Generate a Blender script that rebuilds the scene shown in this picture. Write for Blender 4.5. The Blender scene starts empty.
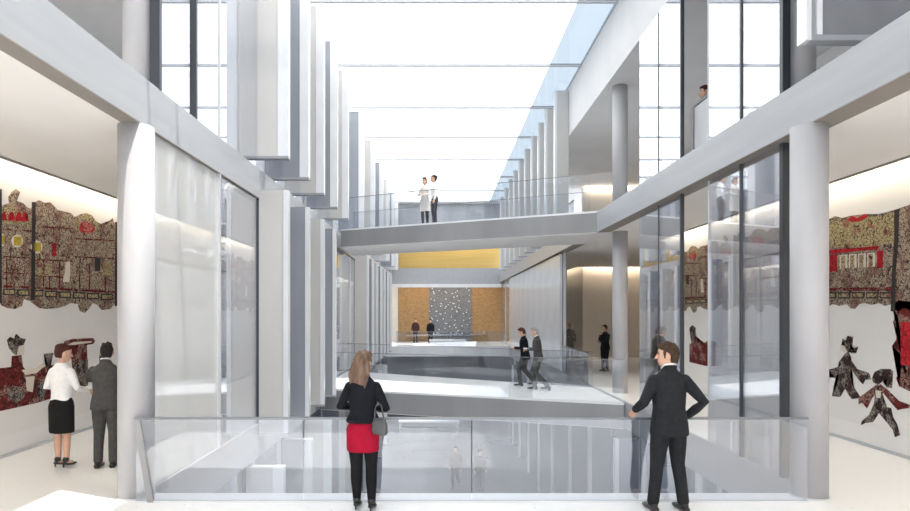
import bpy, bmesh, math, random
from mathutils import Vector, Matrix, Quaternion

C = bpy.context.scene.collection
SC = bpy.context.scene
random.seed(7)

# ------------------------------------------------------------------ camera
F, CX, CY, EYE = 620.0, 440.0, 313.0, 2.15      # focal length (px), vanishing point, eye height
cam_d = bpy.data.cameras.new('camera')
cam_d.sensor_width = 36.0
cam_d.lens = F * 36.0 / 910.0
cam_d.shift_x = (455.0 - CX) / 910.0
cam_d.shift_y = (CY - 255.5) / 910.0
cam_d.clip_start = 0.05
cam_d.clip_end = 300
cam = bpy.data.objects.new('camera', cam_d)
cam.location = (0, 0, EYE)
cam.rotation_euler = (math.pi / 2, 0, 0)
C.objects.link(cam)
SC.camera = cam

# ------------------------------------------------------------------ light and exposure
w = bpy.data.worlds.new('sky')
SC.world = w
w.use_nodes = True
bg = w.node_tree.nodes['Background']
bg.inputs['Color'].default_value = (0.95, 0.975, 1.0, 1)
bg.inputs['Strength'].default_value = 2.6
sun_d = bpy.data.lights.new('sun', 'SUN')
sun_d.energy = 4.4
sun_d.color = (1.0, 0.965, 0.92)
sun_d.angle = 0.012
sun = bpy.data.objects.new('sun', sun_d)
sun.rotation_euler = Vector((-0.27, 0.12, -1.0)).to_track_quat('-Z', 'Y').to_euler()
sun.location = (20, -10, 60)
C.objects.link(sun)
SC.view_settings.view_transform = 'Standard'
SC.view_settings.look = 'None'
SC.view_settings.gamma = 1
SC.view_settings.use_curve_mapping = False
SC.view_settings.exposure = 0.32
SC.cycles.transparent_max_bounces = 40
SC.cycles.max_bounces = 10
SC.cycles.diffuse_bounces = 6
SC.cycles.glossy_bounces = 6
SC.cycles.use_denoising = True
SC.cycles.sample_clamp_indirect = 8

# ------------------------------------------------------------------ materials
def mat(name, col, rough=0.6, metal=0.0, spec=0.5, emit=None, es=0.0):
    m = bpy.data.materials.new(name)
    m.use_nodes = True
    b = m.node_tree.nodes['Principled BSDF']
    b.inputs['Base Color'].default_value = (*col, 1)
    b.inputs['Roughness'].default_value = rough
    b.inputs['Metallic'].default_value = metal
    b.inputs['Specular IOR Level'].default_value = spec
    if emit:
        b.inputs['Emission Color'].default_value = (*emit, 1)
        b.inputs['Emission Strength'].default_value = es
    return m

def nd(m, t, **kw):
    n = m.node_tree.nodes.new(t)
    for k, v in kw.items():
        setattr(n, k, v)
    return n

def lk(m, a, b):
    m.node_tree.links.new(a, b)

def ramp(m, src, stops, interp='LINEAR'):
    r = nd(m, 'ShaderNodeValToRGB')
    r.color_ramp.interpolation = interp
    e = r.color_ramp.elements
    while len(e) < len(stops):
        e.new(0.5)
    for q, (p, c) in zip(e, stops):
        q.position = p
        q.color = (*c, 1)
    lk(m, src, r.inputs['Fac'])
    return r

def mixc(m, fac, a, b):
    n = nd(m, 'ShaderNodeMix', data_type='RGBA')
    if hasattr(fac, 'node'):
        lk(m, fac, n.inputs[0])
    else:
        n.inputs[0].default_value = fac
    for s, v in ((6, a), (7, b)):
        if hasattr(v, 'node'):
            lk(m, v, n.inputs[s])
        else:
            n.inputs[s].default_value = (*v, 1)
    return n.outputs[2]

def noisy(name, c1, c2, scale=4.0, rough=0.6, detail=4.0, spec=0.5, bump=0.0, metal=0.0, stretch=None):
    m = mat(name, c1, rough, metal, spec)
    b = m.node_tree.nodes['Principled BSDF']
    tc = nd(m, 'ShaderNodeTexCoord')
    src = tc.outputs['Object']
    if stretch:
        mp = nd(m, 'ShaderNodeMapping')
        mp.inputs['Scale'].default_value = stretch
        lk(m, src, mp.inputs['Vector'])
        src = mp.outputs['Vector']
    n = nd(m, 'ShaderNodeTexNoise')
    n.inputs['Scale'].default_value = scale
    n.inputs['Detail'].default_value = detail
    lk(m, src, n.inputs['Vector'])
    r = ramp(m, n.outputs['Fac'], [(0.35, c1), (0.65, c2)])
    lk(m, r.outputs['Color'], b.inputs['Base Color'])
    if bump:
        bn = nd(m, 'ShaderNodeBump')
        bn.inputs['Strength'].default_value = bump
        bn.inputs['Distance'].default_value = 0.01
        lk(m, n.outputs['Fac'], bn.inputs['Height'])
        lk(m, bn.outputs['Normal'], b.inputs['Normal'])
    return m

def glass(name, tint=(0.93, 0.95, 0.97), base=0.08, gain=0.55, haze=0.0, hazecol=(0.85, 0.85, 0.84), rough=0.0):
    """thin architectural glass: clear, plus a mirror share that grows towards grazing angles"""
    m = bpy.data.materials.new(name)
    m.use_nodes = True
    nt = m.node_tree
    nt.nodes.remove(nt.nodes['Principled BSDF'])
    out = nt.nodes['Material Output']
    tr = nd(m, 'ShaderNodeBsdfTransparent'); tr.inputs['Color'].default_value = (*tint, 1)
    gl = nd(m, 'ShaderNodeBsdfGlossy'); gl.inputs['Roughness'].default_value = rough
    gl.inputs['Color'].default_value = (0.96, 0.97, 1, 1)
    lw = nd(m, 'ShaderNodeLayerWeight'); lw.inputs['Blend'].default_value = 0.5
    ma = nd(m, 'ShaderNodeMath', operation='MULTIPLY_ADD')
    lk(m, lw.outputs['Facing'], ma.inputs[0]); ma.inputs[1].default_value = gain; ma.inputs[2].default_value = base
    mx = nd(m, 'ShaderNodeMixShader')
    lk(m, ma.outputs[0], mx.inputs['Fac'])
    src = tr.outputs[0]
    if haze:
        df = nd(m, 'ShaderNodeBsdfDiffuse'); df.inputs['Color'].default_value = (*hazecol, 1)
        m2 = nd(m, 'ShaderNodeMixShader'); m2.inputs['Fac'].default_value = haze
        lk(m, tr.outputs[0], m2.inputs[1]); lk(m, df.outputs[0], m2.inputs[2])
        src = m2.outputs[0]
    lk(m, src, mx.inputs[1]); lk(m, gl.outputs[0], mx.inputs[2])
    lk(m, mx.outputs[0], out.inputs['Surface'])
    return m

M = {}
M['plaster'] = noisy('white plaster', (0.80, 0.79, 0.78), (0.84, 0.83, 0.82), 1.5, 0.7)
M['wall'] = noisy('warm white wall', (0.82, 0.805, 0.785), (0.85, 0.835, 0.815), 1.2, 0.75)
M['ceiling'] = noisy('gallery ceiling', (0.83, 0.81, 0.785), (0.86, 0.84, 0.815), 0.8, 0.8)
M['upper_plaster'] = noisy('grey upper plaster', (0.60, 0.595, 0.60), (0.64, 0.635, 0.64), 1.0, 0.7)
M['column'] = noisy('column paint', (0.40, 0.395, 0.41), (0.43, 0.425, 0.44), 1.0, 0.45)
M['beam'] = noisy('brushed pale metal', (0.36, 0.37, 0.395), (0.40, 0.41, 0.43), 1.0, 0.32, metal=0.0, stretch=(6, 0.4, 6))
M['soffit_strip'] = mat('taupe soffit strip', (0.27, 0.245, 0.22), 0.6)
M['grey_fascia'] = noisy('grey bridge steel', (0.25, 0.25, 0.255), (0.30, 0.30, 0.305), 0.9, 0.38, stretch=(1, 1, 0.2))
M['deck'] = noisy('pale bridge deck', (0.70, 0.71, 0.73), (0.75, 0.76, 0.77), 2.0, 0.4)
M['mullion'] = mat('dark mullion metal', (0.045, 0.05, 0.06), 0.35, 0.3)
M['mullion_light'] = mat('pale mullion metal', (0.55, 0.56, 0.58), 0.35, 0.2)
M['rail'] = mat('brushed handrail metal', (0.20, 0.21, 0.23), 0.35, 0.6)
M['chrome'] = mat('bright edge metal', (0.80, 0.81, 0.83), 0.2, 0.5)
M['fin_light'] = noisy('pale fin panel', (0.44, 0.43, 0.42), (0.48, 0.47, 0.46), 1.2, 0.28, stretch=(1, 1, 0.15))
M['fin_blue'] = noisy('blue grey fin panel', (0.21, 0.225, 0.26), (0.255, 0.27, 0.31), 1.2, 0.18, stretch=(1, 1, 0.15))
M['fin_edge'] = noisy('white fin edge', (0.60, 0.61, 0.63), (0.65, 0.66, 0.68), 1.2, 0.2)
M['fin_frame'] = mat('grey fin underside', (0.25, 0.26, 0.28), 0.4)
M['glass'] = glass('glazing glass', (0.90, 0.92, 0.95), 0.10, 0.62)
M['glass_left'] = glass('pale glazing glass', (0.93, 0.93, 0.92), 0.06, 0.30, haze=0.5)
M['glass_rail'] = glass('railing glass', (0.90, 0.92, 0.95), 0.115, 0.30)
M['glass_clear'] = glass('bridge railing glass', (0.96, 0.97, 0.98), 0.035, 0.16)
M['skyglass'] = glass('skylight glass', (0.97, 0.975, 0.97), 0.02, 0.12)
M['skyglass_shade'] = glass('roof edge shade glass', (0.50, 0.54, 0.575), 0.02, 0.12)  # grey blue tint stands in for the roof edge's shade on the skylight
M['cove'] = mat('cove lamp', (1, 0.9, 0.7), 0.5, emit=(1.0, 0.92, 0.79), es=17.0)
M['cove_soft'] = mat('far cove lamp', (1, 0.9, 0.7), 0.5, emit=(1.0, 0.84, 0.62), es=7.0)
M['cove_alcove'] = mat('alcove cove lamp', (1, 0.9, 0.7), 0.5, emit=(1.0, 0.87, 0.70), es=26.0)
M['cove_upper'] = mat('upper cove lamp', (1, 0.9, 0.7), 0.5, emit=(1.0, 0.86, 0.66), es=7.0)
M['fin_dark'] = noisy('dark grey fin panel', (0.15, 0.155, 0.17), (0.19, 0.195, 0.21), 1.0, 0.2)
M['alcove_wall'] = noisy('beige alcove wall', (0.70, 0.65, 0.59), (0.74, 0.69, 0.63), 0.8, 0.7)
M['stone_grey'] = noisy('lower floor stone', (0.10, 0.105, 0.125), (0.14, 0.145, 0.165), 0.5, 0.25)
M['grey_wall'] = noisy('dark grey wall', (0.17, 0.175, 0.20), (0.21, 0.22, 0.245), 0.7, 0.5)  # even dark grey for the lower level walls
M['bench_white'] = M['white_bench'] = mat('white bench lacquer', (0.85, 0.85, 0.85), 0.3)

def terrazzo():
    m = mat('white terrazzo', (0.8, 0.79, 0.78), 0.28, spec=0.4)
    b = m.node_tree.nodes['Principled BSDF']
    tc = nd(m, 'ShaderNodeTexCoord')
    v = nd(m, 'ShaderNodeTexVoronoi'); v.inputs['Scale'].default_value = 9.0
    lk(m, tc.outputs['Object'], v.inputs['Vector'])
    r = ramp(m, v.outputs['Distance'], [(0.06, (0.48, 0.46, 0.44)), (0.12, (0.83, 0.82, 0.81))])
    n = nd(m, 'ShaderNodeTexNoise'); n.inputs['Scale'].default_value = 3.0
    lk(m, tc.outputs['Object'], n.inputs['Vector'])
    r2 = ramp(m, n.outputs['Fac'], [(0.42, (0, 0, 0)), (0.58, (1, 1, 1))])
    lk(m, mixc(m, r2.outputs['Color'], (0.83, 0.82, 0.81), r.outputs['Color']), b.inputs['Base Color'])
    return m
M['floor'] = terrazzo()

def brickwood():
    m = mat('amber timber blocks', (0.6, 0.35, 0.12), 0.5)
    b = m.node_tree.nodes['Principled BSDF']
    tc = nd(m, 'ShaderNodeTexCoord')
    mp = nd(m, 'ShaderNodeMapping'); mp.inputs['Rotation'].default_value = (math.pi / 2, 0, 0)
    lk(m, tc.outputs['Object'], mp.inputs['Vector'])
    t = nd(m, 'ShaderNodeTexBrick')
    t.inputs['Scale'].default_value = 3.0
    t.inputs['Color1'].default_value = (0.46, 0.29, 0.13, 1)
    t.inputs['Color2'].default_value = (0.34, 0.20, 0.085, 1)
    t.inputs['Mortar'].default_value = (0.25, 0.13, 0.05, 1)
    t.inputs['Mortar Size'].default_value = 0.012
    lk(m, mp.outputs['Vector'], t.inputs['Vector'])
    lk(m, t.outputs['Color'], b.inputs['Base Color'])
    return m
M['brickwood'] = brickwood()
M['gold'] = noisy('golden timber veneer', (0.64, 0.46, 0.15), (0.70, 0.52, 0.18), 1.0, 0.5, stretch=(0.3, 1, 5))

def mosaic():
    m = mat('dark mosaic', (0.1, 0.1, 0.12), 0.4)
    b = m.node_tree.nodes['Principled BSDF']
    tc = nd(m, 'ShaderNodeTexCoord')
    mp = nd(m, 'ShaderNodeMapping'); mp.inputs['Scale'].default_value = (1, 0.02, 1)
    lk(m, tc.outputs['Object'], mp.inputs['Vector'])
    v = nd(m, 'ShaderNodeTexVoronoi'); v.inputs['Scale'].default_value = 4.2
    lk(m, mp.outputs['Vector'], v.inputs['Vector'])
    r = ramp(m, v.outputs['Distance'], [(0.16, (0.75, 0.78, 0.82)), (0.30, (0.13, 0.14, 0.16)), (0.7, (0.20, 0.21, 0.24))])
    lk(m, r.outputs['Color'], b.inputs['Base Color'])
    return m
M['mosaic'] = mosaic()

def filigree(name, dark, light, accent, scale=10.0, line=0.10, acc=0.55, warp=0.10):
    """cut-leather print: a web of dark lines over a pale ground with coloured patches"""
    m = mat(name, dark, 0.8, spec=0.1)
    b = m.node_tree.nodes['Principled BSDF']
    tc = nd(m, 'ShaderNodeTexCoord')
    mp = nd(m, 'ShaderNodeMapping'); mp.inputs['Scale'].default_value = (0.05, 1, 1)
    lk(m, tc.outputs['Object'], mp.inputs['Vector'])
    wn = nd(m, 'ShaderNodeTexNoise'); wn.inputs['Scale'].default_value = 7.0; wn.inputs['Detail'].default_value = 1
    lk(m, mp.outputs['Vector'], wn.inputs['Vector'])
    wv = nd(m, 'ShaderNodeVectorMath', operation='MULTIPLY_ADD')
    lk(m, wn.outputs['Color'], wv.inputs[0]); wv.inputs[1].default_value = (0, warp * 2, warp * 2); lk(m, mp.outputs['Vector'], wv.inputs[2])
    v = nd(m, 'ShaderNodeTexVoronoi', feature='DISTANCE_TO_EDGE'); v.inputs['Scale'].default_value = scale
    lk(m, wv.outputs['Vector'], v.inputs['Vector'])
    v2 = nd(m, 'ShaderNodeTexVoronoi', feature='DISTANCE_TO_EDGE'); v2.inputs['Scale'].default_value = scale * 2.3
    lk(m, mp.outputs['Vector'], v2.inputs['Vector'])
    mn = nd(m, 'ShaderNodeMath', operation='MINIMUM')
    lk(m, v.outputs['Distance'], mn.inputs[0]); lk(m, v2.outputs['Distance'], mn.inputs[1])
    r = ramp(m, mn.outputs[0], [(line * 0.6, (0, 0, 0)), (line * 1.3, (1, 1, 1))])
    n = nd(m, 'ShaderNodeTexNoise'); n.inputs['Scale'].default_value = scale * 0.28; n.inputs['Detail'].default_value = 3
    lk(m, mp.outputs['Vector'], n.inputs['Vector'])
    r2 = ramp(m, n.outputs['Fac'], [(acc - 0.04, (0, 0, 0)), (acc + 0.04, (1, 1, 1))])
    pale = mixc(m, r2.outputs['Color'], light, accent)
    lk(m, mixc(m, r.outputs['Color'], dark, pale), b.inputs['Base Color'])
    return m
M['print_building'] = filigree('brown building print', (0.06, 0.035, 0.03), (0.52, 0.42, 0.31), (0.36, 0.22, 0.17), 15.0, 0.055, 0.56)
M['print_gold'] = filigree('gold leaf print', (0.07, 0.05, 0.03), (0.58, 0.48, 0.26), (0.45, 0.2, 0.14), 15.0, 0.05, 0.6)
M['print_red'] = filigree('red print', (0.12, 0.01, 0.012), (0.55, 0.03, 0.04), (0.45, 0.02, 0.03), 7.0, 0.03, 0.5)
M['print_crest'] = filigree('rose crest print', (0.25, 0.02, 0.03), (0.60, 0.22, 0.18), (0.50, 0.04, 0.05), 12.0, 0.06, 0.5)
M['print_maroon'] = filigree('maroon print', (0.05, 0.015, 0.015), (0.42, 0.24, 0.20), (0.22, 0.03, 0.03), 13.0, 0.07, 0.47)
M['print_black'] = filigree('black print', (0.02, 0.017, 0.015), (0.42, 0.36, 0.31), (0.10, 0.05, 0.05), 20.0, 0.08, 0.52)
M['print_solid'] = mat('solid black print', (0.025, 0.02, 0.02), 0.8)
M['print_cream'] = mat('cream print', (0.70, 0.63, 0.54), 0.8)
M['print_yellow'] = filigree('ochre print', (0.25, 0.18, 0.05), (0.55, 0.42, 0.06), (0.5, 0.35, 0.05), 10.0, 0.02)
M['print_ground'] = noisy('mural ground', (0.79, 0.77, 0.74), (0.82, 0.80, 0.77), 1.0, 0.8)

def cloth(name, c, k=0.75):
    return noisy(name, c, tuple(x * k for x in c), 18.0, 0.85, 3, 0.2, bump=0.15)
M['skin'] = noisy('skin', (0.62, 0.38, 0.27), (0.58, 0.34, 0.24), 6.0, 0.55)
M['suit_black'] = cloth('charcoal suit', (0.020, 0.021, 0.024))
M['suit_grey'] = cloth('grey suit', (0.075, 0.072, 0.070))
M['jacket_black'] = cloth('black jacket', (0.008, 0.009, 0.013))
M['tights'] = cloth('black tights', (0.010, 0.010, 0.012))
M['red'] = cloth('red skirt cloth', (0.36, 0.004, 0.028), 0.85)
M['white_cloth'] = cloth('white shirt cloth', (0.80, 0.79, 0.78), 0.93)
M['black_skirt'] = cloth('black skirt cloth', (0.012, 0.011, 0.011))
M['beige'] = cloth('pale coat cloth', (0.60, 0.57, 0.54), 0.9)
M['grey_coat'] = cloth('mid grey coat cloth', (0.28, 0.28, 0.28))
M['navy'] = cloth('dark trousers cloth', (0.035, 0.035, 0.05))
M['maroon_cloth'] = cloth('dark maroon cloth', (0.05, 0.022, 0.022))
M['brown_hair'] = noisy('brown hair', (0.085, 0.045, 0.028), (0.20, 0.12, 0.075), 30.0, 0.5, stretch=(1, 1, 0.1))
M['dark_hair'] = noisy('dark hair', (0.015, 0.012, 0.011), (0.03, 0.024, 0.02), 40.0, 0.75, 4.0, 0.2)
M['red_hair'] = noisy('auburn hair', (0.045, 0.014, 0.012), (0.08, 0.025, 0.02), 40.0, 0.75, 4.0, 0.2)
M['mid_hair'] = noisy('chestnut hair', (0.035, 0.021, 0.013), (0.07, 0.042, 0.025), 40.0, 0.75, 4.0, 0.2)
M['grey_hair'] = noisy('grey hair', (0.35, 0.33, 0.31), (0.25, 0.24, 0.22), 40.0, 0.75, 4.0, 0.2)
M['shoe'] = mat('black shoe leather', (0.012, 0.011, 0.011), 0.3)
M['eye'] = mat('eye', (0.03, 0.02, 0.015), 0.2)
M['lips'] = mat('lips', (0.35, 0.10, 0.09), 0.5)
M['leather'] = mat('grey leather', (0.07, 0.072, 0.078), 0.35)
M['phone'] = mat('black phone', (0.01, 0.01, 0.012), 0.2)
M['paper'] = mat('white paper', (0.85, 0.85, 0.85), 0.7)

# ------------------------------------------------------------------ helpers
def obj(name, bm, m, parent=None, smooth=False, normals=True):
    if normals:
        bmesh.ops.recalc_face_normals(bm, faces=bm.faces)
    me = bpy.data.meshes.new(name)
    bm.to_mesh(me)
    bm.free()
    if isinstance(m, (list, tuple)):
        for q in m:
            me.materials.append(q)
    else:
        me.materials.append(m)
    if smooth:
        for p in me.polygons:
            p.use_smooth = True
    o = bpy.data.objects.new(name, me)
    C.objects.link(o)
    if parent is not None:
        o.parent = parent
    return o

def tag(o, label, cat, group=None, kind=None):
    o['label'] = label
    o['category'] = cat
    if group:
        o['group'] = group
    if kind:
        o['kind'] = kind
    return o

def empty(name, loc=(0, 0, 0), rz=0.0):
    o = bpy.data.objects.new(name, None)
    o.empty_display_size = 0.1
    C.objects.link(o)
    o.location = loc
    o.rotation_euler = (0, 0, rz)
    return o

def copy_tree(o, parent=None):
    c = o.copy()
    C.objects.link(c)
    c.parent = parent
    for ch in list(o.children):
        copy_tree(ch, c)
    return c

def struct(name, bm, m, smooth=False):
    o = obj(name, bm, m, None, smooth)
    o['kind'] = 'structure'
    return o

def box(bm, x0, x1, y0, y1, z0, z1):
    v = [bm.verts.new(p) for p in ((x0, y0, z0), (x1, y0, z0), (x1, y1, z0), (x0, y1, z0),
                                   (x0, y0, z1), (x1, y0, z1), (x1, y1, z1), (x0, y1, z1))]
    for f in ((0, 3, 2, 1), (4, 5, 6, 7), (0, 1, 5, 4), (1, 2, 6, 5), (2, 3, 7, 6), (3, 0, 4, 7)):
        bm.faces.new([v[i] for i in f])

def bx(*a):
    bm = bmesh.new()
    box(bm, *a)
    return bm

def bevelled(bm, w=0.01, s=2):
    bmesh.ops.bevel(bm, geom=bm.edges[:], offset=w, segments=s, affect='EDGES', profile=0.5)
    return bm

def prism(bm, pts, z0, z1):
    """vertical prism over a plan polygon"""
    a = [bm.verts.new((p[0], p[1], z0)) for p in pts]
    b = [bm.verts.new((p[0], p[1], z1)) for p in pts]
    n = len(pts)
    bm.faces.new(a[::-1])
    bm.faces.new(b)
    for i in range(n):
        bm.faces.new((a[i], a[(i + 1) % n], b[(i + 1) % n], b[i]))

def cyl(bm, x, y, z0, z1, r, n=48):
    prism(bm, [(x + r * math.cos(2 * math.pi * i / n), y + r * math.sin(2 * math.pi * i / n)) for i in range(n)], z0, z1)

def beam_between(bm, p0, p1, w, h):
    """box of section w x h along p0-p1"""
    p0, p1 = Vector(p0), Vector(p1)
    d = (p1 - p0).normalized()
    s = d.cross(Vector((0, 0, 1))).normalized() * (w / 2)
    u = s.cross(d).normalized() * (h / 2)
    vs = []
    for p in (p0, p1):
        for a, b in ((-1, -1), (1, -1), (1, 1), (-1, 1)):
            vs.append(bm.verts.new(p + s * a + u * b))
    for f in ((0, 1, 2, 3), (7, 6, 5, 4), (0, 4, 5, 1), (1, 5, 6, 2), (2, 6, 7, 3), (3, 7, 4, 0)):
        bm.faces.new([vs[i] for i in f])

def slab_between(bm, p0, p1, z0, z1, t):
    """upright panel of thickness t between two plan points; z0, z1 may be pairs (start, end)"""
    p0, p1 = Vector((p0[0], p0[1], 0)), Vector((p1[0], p1[1], 0))
    d = (p1 - p0).normalized()
    s = d.cross(Vector((0, 0, 1))) * (t / 2)
    vs = []
    for p in (p0, p1):
        for a, z in ((-1, z0), (1, z0), (1, z1), (-1, z1)):
            q = p + s * a
            vs.append(bm.verts.new((q.x, q.y, z)))
    for f in ((0, 1, 2, 3), (7, 6, 5, 4), (0, 4, 5, 1), (1, 5, 6, 2), (2, 6, 7, 3), (3, 7, 4, 0)):
        bm.faces.new([vs[i] for i in f])

ORD = ['nearest', 'second', 'third', 'fourth', 'fifth', 'sixth', 'seventh', 'eighth', 'ninth', 'tenth',
       'eleventh', 'twelfth', 'thirteenth', 'fourteenth', 'fifteenth', 'sixteenth']

# ------------------------------------------------------------------ measures of the place
XL, XR = -3.5, 4.45            # atrium sides
WL, WR = -6.5, 6.9             # gallery walls
G0, G1 = 0.0, 4.35             # gallery floor and ceiling
F2, C2 = 4.9, 8.25             # upper floor and its ceiling
ROOF = 9.9
YB, YF, YE = -6.0, 7.4, 47.0   # back of the plaza, front edge of the void, far wall
LOW = -5.05                    # lower level floor

# ------------------------------------------------------------------ structure
bm = bmesh.new()
box(bm, -7.5, 10.2, YB, YF, -0.6, 0)
box(bm, -7.5, XL, YF, YE, -0.6, 0)
box(bm, XR, 10.2, YF, YE, -0.6, 0)
box(bm, XL, XR, 39.5, YE, -0.6, 0)
struct('floor', bm, M['floor'])
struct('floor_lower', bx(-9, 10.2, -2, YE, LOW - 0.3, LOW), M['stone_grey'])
# upper floor slabs (their undersides are the gallery ceilings)
struct('ceiling_left', bx(WL + 0.35, XL - 0.16, YB, YE, G1, F2), M['ceiling'])
bm = bmesh.new()
box(bm, XR + 0.16, WR - 0.35, YB, 19.0, G1, F2)
box(bm, XR + 0.16, 10.0, 19.0, 29.65, G1, F2)
box(bm, XR + 0.16, WR - 0.35, 29.65, YE, G1, F2)
struct('ceiling_right', bm, M['ceiling'])
struct('ceiling_upper_left', bx(-9.5, -3.85, YB, YE, C2, ROOF + 0.15), M['plaster'])
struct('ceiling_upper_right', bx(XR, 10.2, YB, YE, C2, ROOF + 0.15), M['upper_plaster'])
struct('floor_upper_left', bx(-9.5, WL - 0.25, YB, YE, G1 + 0.4, F2), M['plaster'])
struct('floor_upper_right', bx(WR + 0.3, 10.2, YB, 18.9, G1 + 0.4, F2), M['plaster'])
# walls
struct('wall_left', bx(WL - 0.25, WL, YB, YE, 0, F2 - 0.06), M['wall'])
bm = bmesh.new()
box(bm, WR, WR + 0.25, YB, 19.0, 0, F2 - 0.06)
box(bm, WR + 0.25, 10.0, 18.75, 19.0, 0, G1)
box(bm, WR, WR + 0.25, 30.2, YE, 0, F2 - 0.06)
struct('wall_right', bm, M['wall'])
bm = bmesh.new()
box(bm, 10.0, 10.2, 18.75, 30.2, 0, C2)
box(bm, WR, 10.0, 30.0, 30.2, 0, C2)
struct('wall_alcove', bm, M['alcove_wall'])
struct('wall_upper_left', bx(-9.7, -9.5, YB, YE, F2 - 0.5, C2), M['plaster'])
struct('wall_upper_right', bx(9.0, 9.2, YB, 19.0, F2, C2), M['plaster'])
struct('wall_far', bx(-9.7, 10.2, YE, YE + 0.3, LOW, ROOF + 0.6), M['plaster'])
bm = bmesh.new()
box(bm, -9.2, 10.2, 41.5, 41.7, LOW, -0.6)
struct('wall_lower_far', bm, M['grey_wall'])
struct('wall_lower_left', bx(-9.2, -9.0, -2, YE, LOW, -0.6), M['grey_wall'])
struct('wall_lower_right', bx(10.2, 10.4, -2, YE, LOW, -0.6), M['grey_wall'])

# slab edges / beams along the void
n_t = [0]
def trim(bm, m, smooth=False):
    n_t[0] += 1
    return struct('trim_%d' % n_t[0], bm, m, smooth)
trim(bx(XL - 0.16, XL + 0.05, YB, YE, G1, F2), M['beam'])
trim(bx(XR - 0.18, XR + 0.16, YB, YE, G1, F2), M['beam'])
trim(bx(XL - 0.16, XL + 0.05, YB, YE, G1 - 0.012, G1), M['soffit_strip'])
trim(bx(XR - 0.18, XR + 0.16, YB, YE, G1 - 0.012, G1), M['soffit_strip'])
trim(bx(WL + 0.33, WL + 0.36, YB, YE, G1 - 0.03, G1 + 0.03), M['soffit_strip'])
trim(bx(WR - 0.36, WR - 0.33, YB, 19.0, G1 - 0.03, G1 + 0.03), M['soffit_strip'])
trim(bx(WL, WL + 0.03, YB, YE, 0, 0.05), M['mullion_light'])
trim(bx(WR - 0.03, WR, YB, 19.0, 0, 0.05), M['mullion_light'])
for o, nm in ((C.objects['trim_7'], 'baseboard_left'), (C.objects['trim_8'], 'baseboard_right')):
    o.name = nm
# ground slab edge in pale metal
trim(bx(XL - 0.02, XL + 0.03, YF, 39.5, -0.6, 0.03), M['beam'])
trim(bx(XR - 0.03, XR + 0.02, YF, 39.5, -0.6, 0.03), M['beam'])
trim(bx(XL, XR, 39.45, 39.5, -0.62, 0.03), M['fin_edge'])
trim(bx(XL, XR, YF - 0.02, YF + 0.02, -0.62, -0.01), M['beam'])

# cove lamps in the slots above the walls
def cove(bm, label, m='cove'):
    return tag(obj('cove_light', bm, M[m]), label, 'light')
cove(bx(WL + 0.04, WL + 0.10, YB, YE - 1, F2 - 0.24, F2 - 0.18), 'warm cove light hidden in the slot above the left mural wall')
cove(bx(WR - 0.10, WR - 0.04, YB, 18.9, F2 - 0.24, F2 - 0.18), 'warm cove light hidden in the slot above the right mural wall')
cove(bx(WR + 0.1, 9.9, 29.86, 29.92, F2 - 0.3, F2 - 0.24), 'warm cove light over the alcove wall behind the far right column', 'cove_alcove')
cove(bx(WR - 0.10, WR - 0.04, 30.0, YE - 1, F2 - 0.24, F2 - 0.18), 'warm cove light running deep along the far right gallery wall', 'cove_soft')
cove(bx(WR + 0.1, 9.9, 29.80, 29.95, C2 - 0.16, C2 - 0.08), 'warm cove light at the upper floor ceiling behind the tall column', 'cove_upper')
struct('ceiling_slot_left', bx(WL - 0.25, WL + 0.36, YB, YE, F2 - 0.06, F2), M['plaster'])
bm = bmesh.new()
box(bm, WR - 0.36, WR + 0.3, YB, 18.9, F2 - 0.06, F2)
box(bm, WR - 0.36, 10.0, 29.65, 30.0, F2 - 0.06, F2)
box(bm, WR - 0.36, WR + 0.25, 30.2, YE, F2 - 0.06, F2)
struct('ceiling_slot_right', bm, M['plaster'])

# far end: timber hall under a bright golden balcony
yw = YE - 0.06
sx = F / YE
def fx(px): return (px - CX) / sx
struct('wall_timber_1', bx(fx(398), fx(429), yw, YE, 0, G1), M['brickwood'])
struct('wall_timber_2', bx(fx(472), fx(503), yw, YE, 0, G1), M['brickwood'])
struct('wall_mosaic', bx(fx(429), fx(472), yw - 0.05, YE, 0.3, 4.15), M['mosaic'])
trim(bx(fx(429), fx(472), yw - 0.25, YE, 0, 0.3), M['grey_fascia'])
struct('wall_golden', bx(XL, XR + 0.3, yw, YE, 5.4, 7.9), M['gold'])
trim(bx(XL, XR, 44.8, YE, G1 - 0.1, 5.4), M['beam'])
trim(bx(XL, XR, 44.8, 44.86, G1 - 0.35, G1 - 0.1), M['deck'])
trim(bx(XL, XR, 44.0, YE - 0.1, 7.9, ROOF), M['beam'])
cove(bx(XL + 0.2, XR - 0.2, 46.0, 46.3, 7.78, 7.88), 'warm lamp strip washing the golden balcony wall at the far end', 'cove_soft')
cove(bx(XL + 0.3, XR - 0.3, 45.6, 45.9, G1 - 0.2, G1 - 0.12), 'warm lamp strip over the timber wall at the far end', 'cove_soft')

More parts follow.
